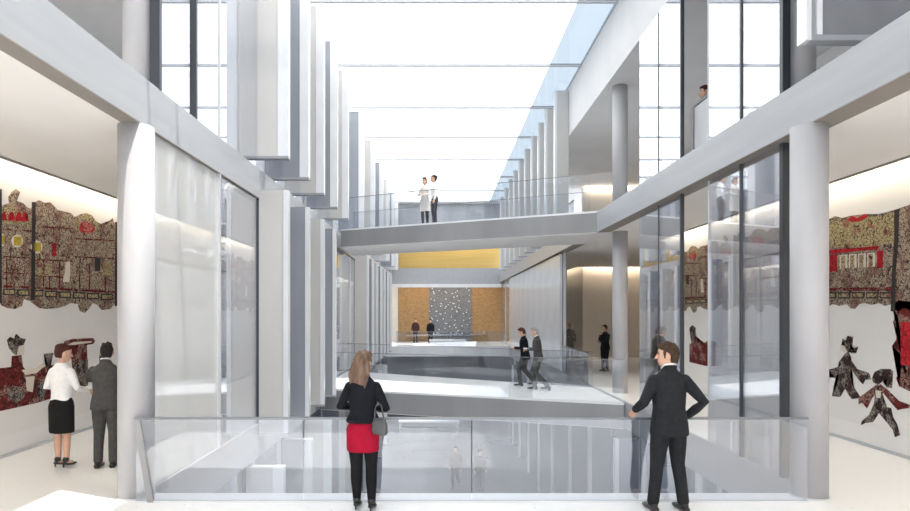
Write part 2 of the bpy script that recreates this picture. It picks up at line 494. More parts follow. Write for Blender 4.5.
# ------------------------------------------------------------------ columns
def column(x, y, z0, z1, r, label, grp=None):
    t = empty('column', (x, y, z0))
    bm = bmesh.new(); cyl(bm, 0, 0, 0, z1 - z0, r, 64)
    o = obj('shaft', bm, M['column'], t, True)
    m = o.data
    for p in m.polygons:
        p.use_smooth = abs(p.normal.z) < 0.5
    bm = bmesh.new(); cyl(bm, 0, 0, 0, 0.02, r + 0.008, 64)
    obj('base_ring', bm, M['mullion_light'], t)
    return tag(t, label, 'column')
column(-3.57, 7.29, 0, G1 - 0.012, 0.2, 'round white column at the left end of the front glass balustrade')
column(4.34, 7.29, 0, G1 - 0.012, 0.2, 'round white column at the right end of the front glass balustrade')
column(-3.76, 7.75, F2, C2, 0.19, 'upper round white column standing over the left beam')
column(4.72, 8.1, F2, C2, 0.17, 'upper round white column standing over the right beam')
column(4.85, 16.7, 0, G1 - 0.012, 0.2, 'slender round column in the right gallery beside the lower footbridge end')
column(4.85, 16.7, F2, C2, 0.2, 'slender round column on the upper right floor beside the high footbridge end')
column(4.85, 27.5, 0, G1 - 0.012, 0.2, 'distant round column in the right gallery behind the grey fins')

# ------------------------------------------------------------------ glazing
n_w = [0]
def window(x, y0, y1, z0, z1, m, frame=None, fw=0.06, fd=0.12, head=True):
    n_w[0] += 1
    t = empty('window_%d' % n_w[0])
    t['kind'] = 'structure'
    obj('pane', bx(x - 0.012, x + 0.012, y0 + 0.01, y1 - 0.01, z0, z1), m, t)
    if frame:
        obj('mullion', bx(x - fd / 2, x + fd / 2, y0 - fw / 2, y0 + fw / 2, z0, z1), frame, t)
    return t
# right side, ground and upper floor; the third bay stands open
ys = [8.0, 9.13, 10.25, 11.4, 12.6, 13.8]
for i in range(5):
    fr = M['mullion'] if i in (0, 1, 3) else M['mullion']
    fw = (0.08, 0.05, 0.02, 0.06, 0.03)[i]
    fd = (0.10, 0.06, 0.03, 0.06, 0.04)[i]
    if i == 2:
        for z0, z1 in ((0.03, G1 - 0.012), (F2, C2)):
            trim(bx(XR - 0.02, XR + 0.02, ys[2] - 0.012, ys[2] + 0.012, z0, z1), M['mullion_light'])
        continue
    window(XR, ys[i], ys[i + 1], 0.03, G1 - 0.012, M['glass'], fr, fw, fd)
    window(XR, ys[i], ys[i + 1], F2, C2, M['glass'], fr, fw, fd)
for z0, z1 in ((0.03, G1 - 0.012), (F2, C2)):
    trim(bx(XR - 0.07, XR + 0.07, 11.37, 11.43, z0, z1), M['mullion']) if False else None
# left side
window(XL, 7.42, 9.75, 0.03, G1 - 0.012, M['glass_left'])
window(XL, 9.75, 11.9, 0.03, G1 - 0.012, M['glass'], M['mullion_light'], 0.06, 0.10)
window(XL, 11.9, 16.0, 0.03, G1 - 0.012, M['glass'], M['mullion'], 0.06, 0.10)
window(XL, 7.64, 8.78, F2, C2, M['glass'], M['mullion'], 0.07, 0.12)
window(XL, 8.78, 9.8, F2, C2, M['glass'], M['mullion'], 0.05, 0.12)
window(XL, 9.8, 11.9, F2, C2, M['glass'], M['mullion_light'], 0.04, 0.06)
window(XL, 11.9, 16.0, F2, C2, M['glass'])
yy = 16.0
while yy < 44:
    window(XL, yy, min(yy + 4, 46.9), 0.03, G1 - 0.012, M['glass'], M['mullion_light'], 0.05, 0.08)
    window(XL, yy, min(yy + 4, 46.9), F2, C2, M['glass'], M['mullion_light'], 0.05, 0.08)
    yy += 4
yy = 22.4
while yy < 44:
    window(XR + 0.05, yy, min(yy + 4, 46.9), 0.03, G1 - 0.012, M['glass'], M['mullion_light'], 0.05, 0.08)
    window(XR + 0.05, yy, min(yy + 4, 46.9), F2, C2, M['glass'], M['mullion_light'], 0.05, 0.08)
    yy += 4
# lower level glazing under both slab edges
yy = 8.0
while yy < 41:
    for x in (XL - 0.15, XR + 0.15):
        window(x, yy, min(yy + 3, 41.4), LOW, -0.6, M['glass'], M['mullion_light'], 0.08, 0.12)
    yy += 3

# ------------------------------------------------------------------ skylight
beams = [1.7, 6.71, 7.5, 11.5, 15.5, 19.5, 23.5, 27.5, 31.5, 35.5, 39.5, 43.5]
for i, y in enumerate(beams):
    trim(bx(XL - 0.1, XR, y - 0.035, y + 0.035, ROOF - 0.0, ROOF + 0.08), M['beam'])
    if i + 1 < len(beams):
        n_w[0] += 1
        t = empty('window_%d' % n_w[0]); t['kind'] = 'structure'
        y = y + 0.05; ye = beams[i + 1] - 0.05 if i else 4.3
        obj('pane', bx(XL, 3.45, y, ye, ROOF + 0.04, ROOF + 0.06), M['skyglass'], t)
        obj('shade_pane', bx(3.45, XR, y, ye, ROOF + 0.04, ROOF + 0.06), M['skyglass_shade'], t)  # strip whose tint paints in the shade along the right roof edge
struct('ceiling_start', bx(XL - 0.35, XR, YB, 1.66, ROOF - 0.1, ROOF + 0.15), M['plaster'])
struct('sun_blocker_band', bx(-0.9, XR, 4.3, 6.66, ROOF - 0.02, ROOF + 0.12), M['plaster'])  # opaque band added out of view to cut the sun patch below
n_w[0] += 1
t = empty('window_%d' % n_w[0]); t['kind'] = 'structure'
obj('pane', bx(XL, -0.9, 4.3, 6.66, ROOF + 0.04, ROOF + 0.06), M['skyglass'], t)
struct('ceiling_end', bx(XL, XR, 43.55, YE, ROOF, ROOF + 0.15), M['plaster'])

# ------------------------------------------------------------------ facade fins
def make_fin(x0, x1, h, col, side, t=0.14):
    """upright panel across the void; x0 outer back edge, x1 free edge; base at z 0"""
    r = empty('facade_fin')
    e = 0.2 if abs(x1 - x0) > 0.7 else 0.09
    a, b = (x0, x1 - e * side) if side > 0 else (x1 - e * side, x0)
    obj('panel', bx(a, b, 0, t, 0, h), M[col], r)
    a, b = (x1 - e * side, x1) if side > 0 else (x1, x1 - e * side)
    obj('edge_strip', bx(a, b, -0.012, t + 0.012, 0, h), M['fin_edge'], r)
    a, b = min(x0, x1), max(x0, x1)
    obj('bottom_trim', bx(a, b, -0.015, t + 0.015, -0.05, 0), M['fin_frame'], r)
    return r
def fin_row(ys, x0, x1, z0, z1, side, where, group, cols=('fin_light', 'fin_blue'), t=0.14):
    src = {}
    for i, y in enumerate(ys):
        c = cols[i % len(cols)]
        if c not in src:
            f = src[c] = make_fin(x0, x1, z1 - z0, c, side, t)
        else:
            f = copy_tree(src[c])
        f.location = (0, y, z0)
        o_ = ORD[i] + ' fin from the camera' if i else 'fin nearest the camera'
        tag(f, ('pale ' if c != 'fin_blue' else 'blue grey ') + o_ + ', ' + where, 'fin', group)
yu = [11.85, 13.7, 15.5, 17.5, 19.6, 23.6, 27.6, 31.6, 35.6, 39.6, 43.0]
fin_row(yu, -3.82, -2.9, 5.15, 9.83, 1, 'upper left row under the skylight', 'upper left facade fins')
yl = [11.85, 13.75, 15.5, 17.25, 25.2, 27.1, 29.0, 31.0, 33.0, 35.0, 37.2]
fin_row(yl, -3.46, -2.9, -0.14, 4.5, 1, 'lower left row above the void', 'lower left facade fins')
yr = [21.4, 23.3, 25.0, 26.9, 29.0, 31.2, 33.4, 35.6, 38.0, 41.0]
fin_row(yr, 4.44, 3.95, 5.0, 9.83, -1, 'upper right row under the skylight', 'upper right facade fins', ('fin_light',))
yr = [22.6 + 1.82 * i for i in range(9)]
fin_row(yr, 4.62, 4.36, 0.06, 4.30, -1, 'lower right row behind the walking couple', 'lower right facade fins', ('fin_blue',), 1.78)
yb = [11.5, 14.0, 16.5, 19.0, 22.0, 25.0, 28.0, 31.0, 34.0]
fin_row(yb, 4.55, 3.95, LOW, -0.7, -1, 'basement right row seen through the front balustrade', 'basement right fins', ('fin_blue',))
fin_row(yb, -3.6, -2.9, LOW, -0.7, 1, 'basement left row seen through the front balustrade', 'basement left fins', ('fin_light', 'fin_blue'))

# the big framed fin over the right beam, nearest the viewer
t = empty('framed_fin', (0, 6.75, 5.12))
obj('panel', bx(4.16, 6.6, 0.03, 0.12, 0.06, 3.1), M['fin_dark'], t)
obj('inner_edge', bx(4.10, 4.16, -0.01, 0.16, 0.06, 3.1), M['chrome'], t)
obj('channel', bx(4.04, 4.10, 0.02, 0.14, 0.06, 3.1), M['fin_frame'], t)
obj('outer_edge', bx(3.98, 4.04, -0.01, 0.16, 0.0, 3.1), M['chrome'], t)
obj('bottom_trim', bx(4.04, 6.6, 0.0, 0.15, 0.0, 0.06), M['fin_frame'], t)
tag(t, 'large framed grey panel fin over the right beam at the top right', 'fin')

# ------------------------------------------------------------------ balustrades and footbridges
def balustrade(pts, zb, h, n, label, name='glass_balustrade'):
    t = empty(name, (pts[0][0], pts[0][1], zb))
    off = Vector((pts[0][0], pts[0][1], 0))
    for (a, b) in zip(pts[:-1], pts[1:]):
        a, b = Vector((a[0], a[1], 0)) - off, Vector((b[0], b[1], 0)) - off
        for i in range(n):
            p, q = a.lerp(b, i / n), a.lerp(b, (i + 1) / n)
            g = (q - p).normalized() * 0.006
            bm = bmesh.new(); slab_between(bm, p + g, q - g, 0.02, h, 0.016)
            obj('glass_panel', bm, M['glass_rail'], t)
        bm = bmesh.new(); beam_between(bm, (a.x, a.y, h + 0.012), (b.x, b.y, h + 0.012), 0.045, 0.024)
        obj('handrail', bm, M['rail'], t)
        bm = bmesh.new(); beam_between(bm, (a.x, a.y, 0.01), (b.x, b.y, 0.01), 0.03, 0.02)
        obj('base_channel', bm, M['fin_edge'], t)
    return tag(t, label, 'balustrade')
b = balustrade([(-3.46, 7.05), (4.18, 7.05)], 0, 0.94, 4, 'long glass balustrade with thin dark handrail along the front edge of the void')
bm = bmesh.new(); box(bm, -0.02, 0.05, -0.02, 0.02, 0.0, 0.96)
for v in bm.verts:
    v.co.x += 0.16 * (1 - v.co.z / 0.96)
obj('end_post', bm, M['grey_fascia'], b)
balustrade([(4.40, 18.4), (4.40, 22.3)], 0, 0.95, 3, 'short glass balustrade on the right gallery edge beside the standing visitors')
balustrade([(4.40, 20.4), (4.40, 21.3)], F2, 0.95, 1, 'upper glass balustrade on the right floor beyond the high footbridge')
balustrade([(-2.8, 39.6), (4.2, 39.6)], 0, 0.95, 4, 'distant glass balustrade before the timber hall at the far end')

def footbridge(fl, fr, br, bl, z, th, label):
    t = empty('footbridge', (0, 0, z))
    bm = bmesh.new(); prism(bm, [fl, fr, br, bl], -0.05, 0); obj('deck', bm, M['deck'], t)
    bm = bmesh.new(); prism(bm, [fl, fr, br, bl], -th, -0.05); obj('girder', bm, M['grey_fascia'], t)
    bm = bmesh.new()
    k = 0.02
    prism(bm, [(fl[0], fl[1] + k), (fr[0], fr[1] + k), (br[0], br[1] - k), (bl[0], bl[1] - k)], -th - 0.02, -th)
    obj('soffit', bm, M['plaster'], t)
    for (a, b, s) in ((fl, fr, 1), (bl, br, -1)):
        a, b = Vector((a[0], a[1] + 0.06 * s, 0)), Vector((b[0], b[1] + 0.06 * s, 0))
        for i in range(4):
            p, q = a.lerp(b, i / 4), a.lerp(b, (i + 1) / 4)
            g = (q - p).normalized() * 0.006
            bm = bmesh.new(); slab_between(bm, p + g, q - g, 0, 1.02, 0.016)
            obj('glass_panel', bm, M['glass_clear'], t)
        bm = bmesh.new(); beam_between(bm, (a.x, a.y, 1.03), (b.x, b.y, 1.03), 0.03, 0.014)
        obj('handrail', bm, M['rail'], t)
    return tag(t, label, 'footbridge')
UB = dict(fl=(-3.3, 20.6), fr=(4.62, 16.7), br=(4.62, 19.6), bl=(-3.3, 23.6))
footbridge(**UB, z=F2 + 0.03, th=0.58, label='high grey steel footbridge with glass sides crossing under the skylight')
footbridge((-3.44, 17.75), (4.40, 14.8), (4.40, 17.9), (-3.44, 23.0), z=0.0, th=0.6,
           label='lower pale footbridge with grey fascia crossing behind the two foreground visitors')

# ------------------------------------------------------------------ small furniture
def bench(x0, x1, y, z, h, label):
    t = empty('bench', ((x0 + x1) / 2, y, z))
    hw = (x1 - x0) / 2
    obj('seat', bevelled(bx(-hw, hw, -0.25, 0.25, h - 0.12, h), 0.01), M['white_bench'], t)
    for sx_ in (-hw + 0.12, hw - 0.12):
        obj('leg', bx(sx_ - 0.08, sx_ + 0.08, -0.22, 0.22, 0, h - 0.12), M['white_bench'], t)
    obj('back_panel', bx(-hw + 0.05, hw - 0.05, 0.15, 0.19, 0.02, h - 0.12), M['white_bench'], t)
    tag(t, label, 'bench')
bench(-0.7, 1.7, 40.3, 0, 0.42, 'white bench before the dark mosaic panel at the far end')
bench(-2.6, 1.2, 39.0, LOW, 0.45, 'long white bench on the lower level floor under the far platform')

t = empty('balcony_parapet', (4.98, 12.25, F2))
obj('panel', bx(0, 0.12, -3.4, -0.12, 0, 1.26), M['plaster'], t)
obj('end_post', bx(-0.03, 0.15, -0.12, 0.0, 0, 1.28), M['grey_fascia'], t)
bm = bmesh.new(); beam_between(bm, (0.06, -3.4, 1.33), (0.06, 0.0, 1.33), 0.07, 0.05); obj('handrail', bm, M['rail'], t)
tag(t, 'white parapet with dark handrail on the upper right floor, glimpsed between glazing bars', 'parapet')

# ------------------------------------------------------------------ murals
def wall_pt(px, py, X):
    """photo point to (distance along the wall, height) on the wall plane x = X"""
    Y = F * X / (px - CX)
    return Y, EYE + (CY - py) * Y / F

def flat(name, pts, X, m, parent, layer=1, raw=False):
    """printed shape lying on the wall plane: outline in photo points (or wall metres when raw)"""
    s = 1 if X < 0 else -1
    q = pts if raw else [wall_pt(px, py, X) for px, py in pts]
    bm = bmesh.new()
    x0 = X + s * 0.012
    x1 = x0 + s * 0.004 * layer
    a = [bm.verts.new((x0, y, z)) for y, z in q]
    b = [bm.verts.new((x1, y, z)) for y, z in q]
    n = len(q)
    f1 = bm.faces.new(a[::-1]); f2 = bm.faces.new(b)
    for i in range(n):
        bm.faces.new((a[i], a[(i + 1) % n], b[(i + 1) % n], b[i]))
    bmesh.ops.triangulate(bm, faces=[f1, f2])
    return obj(name, bm, m, parent)

def rect(x0, y0, x1, y1):
    return [(x0, y0), (x1, y0), (x1, y1), (x0, y1)]

mur = {}
for side, X, ya, yb_ in (('left', WL, -3.0, 24.0), ('right', WR, -3.0, 18.6)):
    s = 1 if X < 0 else -1
    t = empty('mural', (0, 0, 0))
    obj('ground_panel', bx(min(X, X + s * 0.012), max(X, X + s * 0.012), ya, yb_, 0.32, G1 - 0.02), M['print_ground'], t)
    mur[side] = t
tag(mur['left'], 'long shadow puppet style mural of ornate buildings and a red carriage on the left wall', 'mural')
tag(mur['right'], 'long shadow puppet style mural of ornate buildings and two dancers on the right wall', 'mural')

# one stretch of the left mural: a row of fretwork buildings
top = [(0, 206), (8, 203), (7, 197), (11, 192), (15, 189), (19, 192), (18, 196), (14, 197), (16, 201), (22, 203), (26, 207), (30, 209),
       (33, 203), (38, 200), (44, 203), (49, 202), (51, 207), (57, 210), (62, 212), (70, 213), (74, 217), (80, 214), (86, 213), (92, 216),
       (95, 221), (100, 224), (107, 225), (110, 220), (112, 218), (113, 222), (117, 224)]
bot = [(117, 306), (114, 303), (110, 309), (106, 306), (101, 310), (97, 305), (92, 303), (88, 309), (84, 313), (79, 311), (77, 304),
       (70, 303), (64, 306), (57, 308), (50, 306), (45, 309), (38, 308), (35, 302), (29, 301), (23, 299), (21, 306), (14, 309), (6, 308), (0, 305)]
mod = [flat('building_print', top + bot, WL, M['print_building'], mur['left'], 1)]
def mp(name, pts, m, layer=2):
    mod.append(flat(name, pts, WL, M[m], mur['left'], layer))
def arc(x, y, rx, ry, a0, a1, n=10):
    return [(x + rx * math.cos(math.radians(a0 + (a1 - a0) * i / n)), y - ry * math.sin(math.radians(a0 + (a1 - a0) * i / n))) for i in range(n + 1)]
mp('roof_print', [(1, 224), (1, 209), (10, 206), (28, 216), (28, 227), (14, 224)], 'print_gold')
for x in (2.6, 10, 17.5, 24):
    mp('arch_print', arc(x, 220 + x * 0.06, 3.4 if x > 3 else 2.4, 9.0, 180, 0), 'print_red', 3)
for x, y in ((1.5, 240), (16, 241), (35.5, 247)):
    mp('window_surround_print', arc(x, y, 5.6 if x > 2 else 1.4, 6.6, 0, 360, 12)[:-1], 'print_cream', 3)
    mp('window_print', rect(x - (3.8 if x > 2 else 1.2), y - 4.5, x + (3.8 if x > 2 else 1.2), y + 4.5), 'print_yellow', 4)
mp('pole_print', [(31, 202), (34, 202), (33, 240), (33.2, 300), (30, 300), (30.5, 240)], 'print_solid', 4)
mp('pole_print', [(114.6, 222), (117, 222), (117, 306), (114, 306)], 'print_solid', 4)
mp('banner_print', rect(51, 243, 55, 256), 'print_red', 3)
mp('crest_print', [(78, 229), (80, 223), (85, 221), (90, 224), (94, 228), (92, 232), (86, 234), (80, 232)], 'print_crest', 3)
mp('crest_print', [(80, 216), (85, 213), (91, 216), (88, 220), (82, 219)], 'print_gold', 3)
mp('crest_wing_print', [(73, 222), (79, 216), (80, 228), (76, 230)], 'print_gold', 2)
mp('crest_wing_print', [(91, 228), (93, 219), (98, 224), (95, 231)], 'print_gold', 2)
mp('robed_figure_print', [(65, 262), (68.5, 261), (69, 270), (68, 282), (62, 282), (64, 271)], 'print_cream', 3)
mp('lattice_print', rect(94, 258, 99, 271), 'print_solid', 3)
for x0, x1, y in ((2, 30, 229), (2, 30, 256), (36, 72, 226), (36, 72, 259), (74, 113, 238), (74, 113, 256), (36, 62, 275), (2, 30, 272)):
    mp('beam_print', [(x0, y), (x1, y + (x1 - x0) * .05), (x1, y + (x1 - x0) * .05 + 1.3), (x0, y + 1.3)], 'print_maroon', 2)
for x in (5, 11, 23, 42, 48, 58, 78, 88, 104):
    mp('post_print', rect(x, 258 + x * .06, x + 1.0, 286 + x * .04), 'print_maroon', 2)
for x in (38, 45, 102, 107):
    mp('figure_print', [(x, 262), (x + 1.6, 260), (x + 3.2, 262), (x + 4.2, 276), (x - 1, 276)], 'print_gold', 3)
mp('eave_print', [(2, 285), (114, 291), (114, 293), (2, 287.5)], 'print_maroon', 2)
for i in range(8):
    x = 2 + i * 14.0
    y = 288.5 + x * 0.050
    mp('panel_surround_print', rect(x, y, x + 12.0, y + 6.6), 'print_solid', 2)
    mp('panel_print', rect(x + 1.3, y + 1.4, x + 10.7, y + 5.2), 'print_gold', 3)
span = wall_pt(117, 250, WL)[0] - wall_pt(0, 250, WL)[0]
for k in (-1, 1, 2, 3):
    for o in mod:
        c = o.copy(); C.objects.link(c); c.location.y += span * k
# the same buildings further along the right wall, seen through the open bay
flip = WR - (-WL)
for shift in (-4.35, 2.05, 5.5, 5.5 + span):
    for o in mod:
        c = o.copy(); C.objects.link(c)
        c.parent = mur['right']
        c.scale.x = -1
        c.location = (WR + WL, shift, 0)

# left figures
L = mur['left']
def lf(name, pts, m, layer=2):
    flat(name, pts, WL, M[m], L, layer)
lf('carriage_print', [(-20, 372), (0, 368), (10, 367), (17, 370), (35, 369), (46, 366), (57, 364), (62, 370), (60, 383), (52, 398), (36, 403), (18, 407), (0, 411), (-20, 416)], 'print_maroon', 1)
lf('wheel_print', arc(15, 394, 8.5, 8, 0, 360, 18)[:-1], 'print_black', 2)
lf('wheel_print', arc(40, 390, 5, 9, 0, 360, 14)[:-1], 'print_black', 2)
lf('figure_body_print', [(11, 356), (20, 355), (21, 366), (26, 372), (35, 373), (33, 380), (25, 379), (24, 387), (12, 386), (10, 370)], 'print_maroon', 3)
lf('sleeve_print', [(20, 370), (33, 368), (42, 362), (44, 365), (35, 373), (24, 375)], 'print_cream', 4)
lf('face_print', [(16, 347), (22, 345), (23, 351), (22, 355), (17, 355)], 'print_cream', 3)
lf('headdress_print', [(8, 348), (6, 340), (9, 337), (13, 339), (15, 334), (19, 338), (24, 339), (22, 345), (17, 346), (15, 355), (12, 353)], 'print_black', 4)
lf('robe_print', [(24, 377), (33, 376), (31, 392), (26, 391)], 'print_cream', 4)
lf('hand_print', [(43, 354), (52, 353), (50, 362), (49, 368), (45, 368), (46, 361)], 'print_black', 3)
lf('tower_print', [(69, 345), (86, 343), (87, 372), (85, 390), (74, 391), (72, 371)], 'print_maroon', 1)
lf('tower_base_print', [(73, 362), (87, 359), (87, 388), (75, 391)], 'print_black', 2)
lf('canopy_print', [(62, 346), (64, 341), (72, 339), (92, 338), (94, 341), (92, 344), (72, 347), (63, 349)], 'print_maroon', 3)
lf('canopy_slot_print', [(66, 345), (72, 342), (90, 341), (90, 342.5), (72, 345)], 'print_cream', 4)

# right wall: buildings over two dancers
R = mur['right']
def rf(name, pts, m, layer=2):
    flat(name, pts, WR, M[m], R, layer)
rf('building_print', [(822, 232), (826, 224), (830, 219), (836, 216), (843, 218), (850, 216), (858, 215), (866, 214), (872, 217), (880, 214), (886, 213), (895, 210), (904, 207), (925, 200), (960, 190),
                      (960, 332), (925, 318), (905, 308), (899, 312), (893, 304), (886, 306), (880, 303), (872, 305), (866, 303), (860, 304), (856, 309), (851, 308), (848, 304), (840, 306), (834, 304), (828, 307), (822, 304)], 'print_building', 1)
rf('roof_print', [(826, 232), (832, 221), (842, 222), (852, 217), (866, 216), (880, 217), (896, 213), (897, 242), (876, 246), (850, 247), (826, 247)], 'print_gold', 2)
rf('crest_print', [(848, 220), (854, 216), (859, 218), (866, 214), (869, 217), (862, 221), (853, 222)], 'print_red', 3)
rf('beam_print', [(829, 250), (880, 246), (880, 249), (829, 254)], 'print_red', 3)
for (a, b_) in ((831, 838), (878.5, 884)):
    rf('banner_print', [(a, 255 - (a - 831) * 0.09), (b_, 254.5 - (a - 831) * 0.09), (b_, 271 - (a - 831) * 0.08), (a, 272 - (a - 831) * 0.08)], 'print_red', 3)
for i in range(4):
    a = 841 + i * 9.2
    rf('window_print', [(a, 255 - i * .6), (a + 7.4, 254.5 - i * .6), (a + 7.4, 268 - i * .5), (a, 268.5 - i * .5)], 'print_cream', 3)
    rf('shutter_print', [(a + 1.6, 256 - i * .6), (a + 5.6, 255.5 - i * .6), (a + 5.6, 268 - i * .5), (a + 1.6, 268.5 - i * .5)], 'print_gold', 4)
rf('pole_print', [(896, 210), (900.5, 209), (899.5, 240), (897, 270), (896, 312), (892.5, 311), (894, 268), (896, 240)], 'print_solid', 4)
rf('eave_print', [(824, 288), (893, 287), (893, 291), (824, 291)], 'print_maroon', 3)
for i in range(5):
    a = 825.5 + i * 14
    rf('panel_surround_print', rect(a, 292, a + 12, 298.5), 'print_solid', 3)
    rf('panel_print', rect(a + 1.2, 293.5, a + 10.8, 297), 'print_gold', 4)
rf('tower_print', [(893, 306), (900, 300), (930, 304), (930, 392), (910, 391), (900, 386), (897, 378), (902, 372), (900, 366), (904, 358), (898, 350), (893, 346), (897, 340), (901, 337), (898, 328), (894, 322), (899, 316)], 'print_maroon', 1)
rf('tower_door_print', [(902, 322), (925, 322), (925, 366), (902, 365)], 'print_red', 2)
# dancer with raised fan headdress
rf('robe_print', [(846, 354), (849, 352), (852, 357), (852, 366), (851, 376), (855, 388), (862, 398), (853, 399), (849, 394), (846, 388), (841, 397), (833, 396), (838, 386), (840, 372), (840, 362)], 'print_black', 2)
rf('sleeve_print', [(842, 361), (839, 367), (826, 371), (828, 377), (832, 372), (836, 378), (841, 371)], 'print_black', 3)
rf('sleeve_print', [(850, 357), (858, 369), (870, 373), (872, 379), (866, 380), (864, 384), (860, 380), (852, 368)], 'print_black', 3)
rf('face_print', [(842, 345), (846, 344), (848, 350), (846, 353), (842.5, 350)], 'print_cream', 3)
rf('headdress_print', [(843, 345), (844, 339), (847, 341), (849, 336), (851, 340), (854, 337), (853, 346), (852, 349), (859, 347), (857, 353), (852, 350), (849, 352), (846, 346)], 'print_black', 4)
# dancer with flared cape
rf('robe_print', [(878, 385), (883, 386), (884, 396), (888, 407), (892, 408), (894, 417), (898, 424), (901, 435), (896, 437), (894, 430), (886, 420), (880, 413), (874, 422), (866, 423), (862, 425), (863, 421), (870, 415), (875, 404), (876, 396)], 'print_black', 2)
rf('cape_print', [(879, 384), (872, 389), (860, 398), (860, 404), (864, 402), (868, 408), (873, 398), (878, 392)], 'print_maroon', 3)
rf('cape_print', [(881, 384), (890, 391), (900, 401), (911, 405), (910, 408), (903, 409), (899, 410), (892, 402), (884, 392)], 'print_maroon', 3)
rf('face_print', [(877, 390), (882, 391), (882, 398), (878, 398)], 'print_cream', 4)
rf('headdress_print', [(873, 379), (876, 372), (882, 369), (891, 369), (894, 371), (893, 388), (888, 387), (889, 378), (884, 381), (880, 384), (875, 383)], 'print_black', 3)
# carriage lower on the right wall, seen through the open bay
rf('carriage_print', [(690, 344), (694, 342), (696, 336), (699, 342), (705, 343), (709, 340), (716, 342), (716, 366), (706, 366), (690, 362)], 'print_maroon', 1)
rf('figure_print', [(692, 343), (691, 334), (690, 328), (693, 325), (696, 328), (695, 335), (697, 344)], 'print_black', 2)

# ------------------------------------------------------------------ people
def loft(bm, rings, n=20, power=2.0):
    """stack of horizontal superellipses (cx, cy, z, rx, ry), capped"""
    vs = []
    for cx, cy, z, rx, ry in rings:
        row = []
        for i in range(n):
            a = 2 * math.pi * i / n
            c, s = math.cos(a), math.sin(a)
            row.append(bm.verts.new((cx + rx * math.copysign(abs(c) ** (2 / power), c), cy + ry * math.copysign(abs(s) ** (2 / power), s), z)))
        vs.append(row)
    for r0, r1 in zip(vs[:-1], vs[1:]):
        for i in range(n):
            bm.faces.new((r0[i], r0[(i + 1) % n], r1[(i + 1) % n], r1[i]))
    bm.faces.new(vs[0][::-1])
    bm.faces.new(vs[-1])

def tube(bm, pts, rad, n=12, flat_=None):
    """round tapered tube with rounded ends; flat_ = (axis, factor) squeezes it along an axis"""
    pts = [Vector(p) for p in pts]
    d0, d1 = (pts[0] - pts[1]).normalized(), (pts[-1] - pts[-2]).normalized()
    P = [pts[0] + d0 * rad[0] * 0.8, pts[0] + d0 * rad[0] * 0.5] + pts + [pts[-1] + d1 * rad[-1] * 0.5, pts[-1] + d1 * rad[-1] * 0.8]
    Rr = [rad[0] * 0.45, rad[0] * 0.82] + list(rad) + [rad[-1] * 0.82, rad[-1] * 0.45]
    up = None
    vs = []
    for i, p in enumerate(P):
        d = (P[min(i + 1, len(P) - 1)] - P[max(i - 1, 0)]).normalized()
        if up is None:
            up = d.orthogonal().normalized()
        up = (up - d * up.dot(d))
        up = up.normalized() if up.length > 1e-5 else d.orthogonal().normalized()
        s = d.cross(up)
        row = []
        for k in range(n):
            a = 2 * math.pi * k / n
            o = (up * math.cos(a) + s * math.sin(a)) * Rr[i]
            if flat_:
                ax = Vector(flat_[0]).normalized()
                o -= ax * o.dot(ax) * (1 - flat_[1])
            row.append(bm.verts.new(p + o))
        vs.append(row)
    for r0, r1 in zip(vs[:-1], vs[1:]):
        for i in range(n):
            bm.faces.new((r0[i], r0[(i + 1) % n], r1[(i + 1) % n], r1[i]))
    bm.faces.new(vs[0][::-1])
    bm.faces.new(vs[-1])

def ball(bm, c, rx, ry, rz, n=14):
    r = bmesh.ops.create_uvsphere(bm, u_segments=n, v_segments=n // 2 + 2, radius=1)
    for v in r['verts']:
        v.co = Vector((c[0] + v.co.x * rx, c[1] + v.co.y * ry, c[2] + v.co.z * rz))

def fused(name, bm, m, parent, voxel, sm=4):
    """fuse the overlapping volumes of bm into one continuous skin"""
    bmesh.ops.recalc_face_normals(bm, faces=bm.faces)
    me = bpy.data.meshes.new('tmp'); bm.to_mesh(me); bm.free()
    o = bpy.data.objects.new('tmp', me); C.objects.link(o)
    r = o.modifiers.new('r', 'REMESH'); r.mode = 'VOXEL'; r.voxel_size = voxel
    s = o.modifiers.new('s', 'SMOOTH'); s.factor = 0.5; s.iterations = sm
    dg = bpy.context.evaluated_depsgraph_get()
    dg.update()
    out = bpy.data.meshes.new_from_object(o.evaluated_get(dg), depsgraph=dg)
    bpy.data.objects.remove(o); bpy.data.meshes.remove(me)
    out.name = name
    out.materials.clear(); out.materials.append(m)
    for p in out.polygons:
        p.use_smooth = True
    o = bpy.data.objects.new(name, out); C.objects.link(o)
    if parent is not None:
        o.parent = parent
    return o

def hand(bm, wrist, d, n, side, curl=0.5, k=1.0):
    """palm, four unequal curled fingers and a thumb; d points along the hand, n out of the palm"""
    w_, d = Vector(wrist), Vector(d).normalized()
    n = Vector(n); n = (n - d * n.dot(d)).normalized()
    s = d.cross(n).normalized() * side
    c = w_ + d * 0.045
    tube(bm, [w_ + d * 0.005, c, w_ + d * 0.085], [0.026 * k, 0.036 * k, 0.038 * k], 10, (n, 0.45))
    for i, ln in enumerate((0.070, 0.079, 0.074, 0.058)):
        p = w_ + d * (0.088 - 0.004 * abs(i - 1)) + s * (0.030 - 0.020 * i)
        pts = [p - d * 0.02]
        a = 0.0
        for seg in (0.45, 0.32, 0.23):
            a += curl * 0.75
            p2 = p + (d * math.cos(a) + n * math.sin(a)) * ln * seg
            pts.append(p); p = p2
        pts.append(p)
        tube(bm, pts, [0.0095, 0.009, 0.0085, 0.008, 0.007], 8)
    p = w_ + d * 0.03 + s * 0.030
    pts = [w_ + d * 0.015 + s * 0.015, p, p + (d * 0.65 + s * 0.6 + n * 0.35).normalized() * 0.035, p + (d * 0.65 + s * 0.6 + n * 0.35).normalized() * 0.035 + (d * 0.85 + n * 0.5).normalized() * 0.030]
    tube(bm, pts, [0.012, 0.012, 0.0105, 0.009], 8)

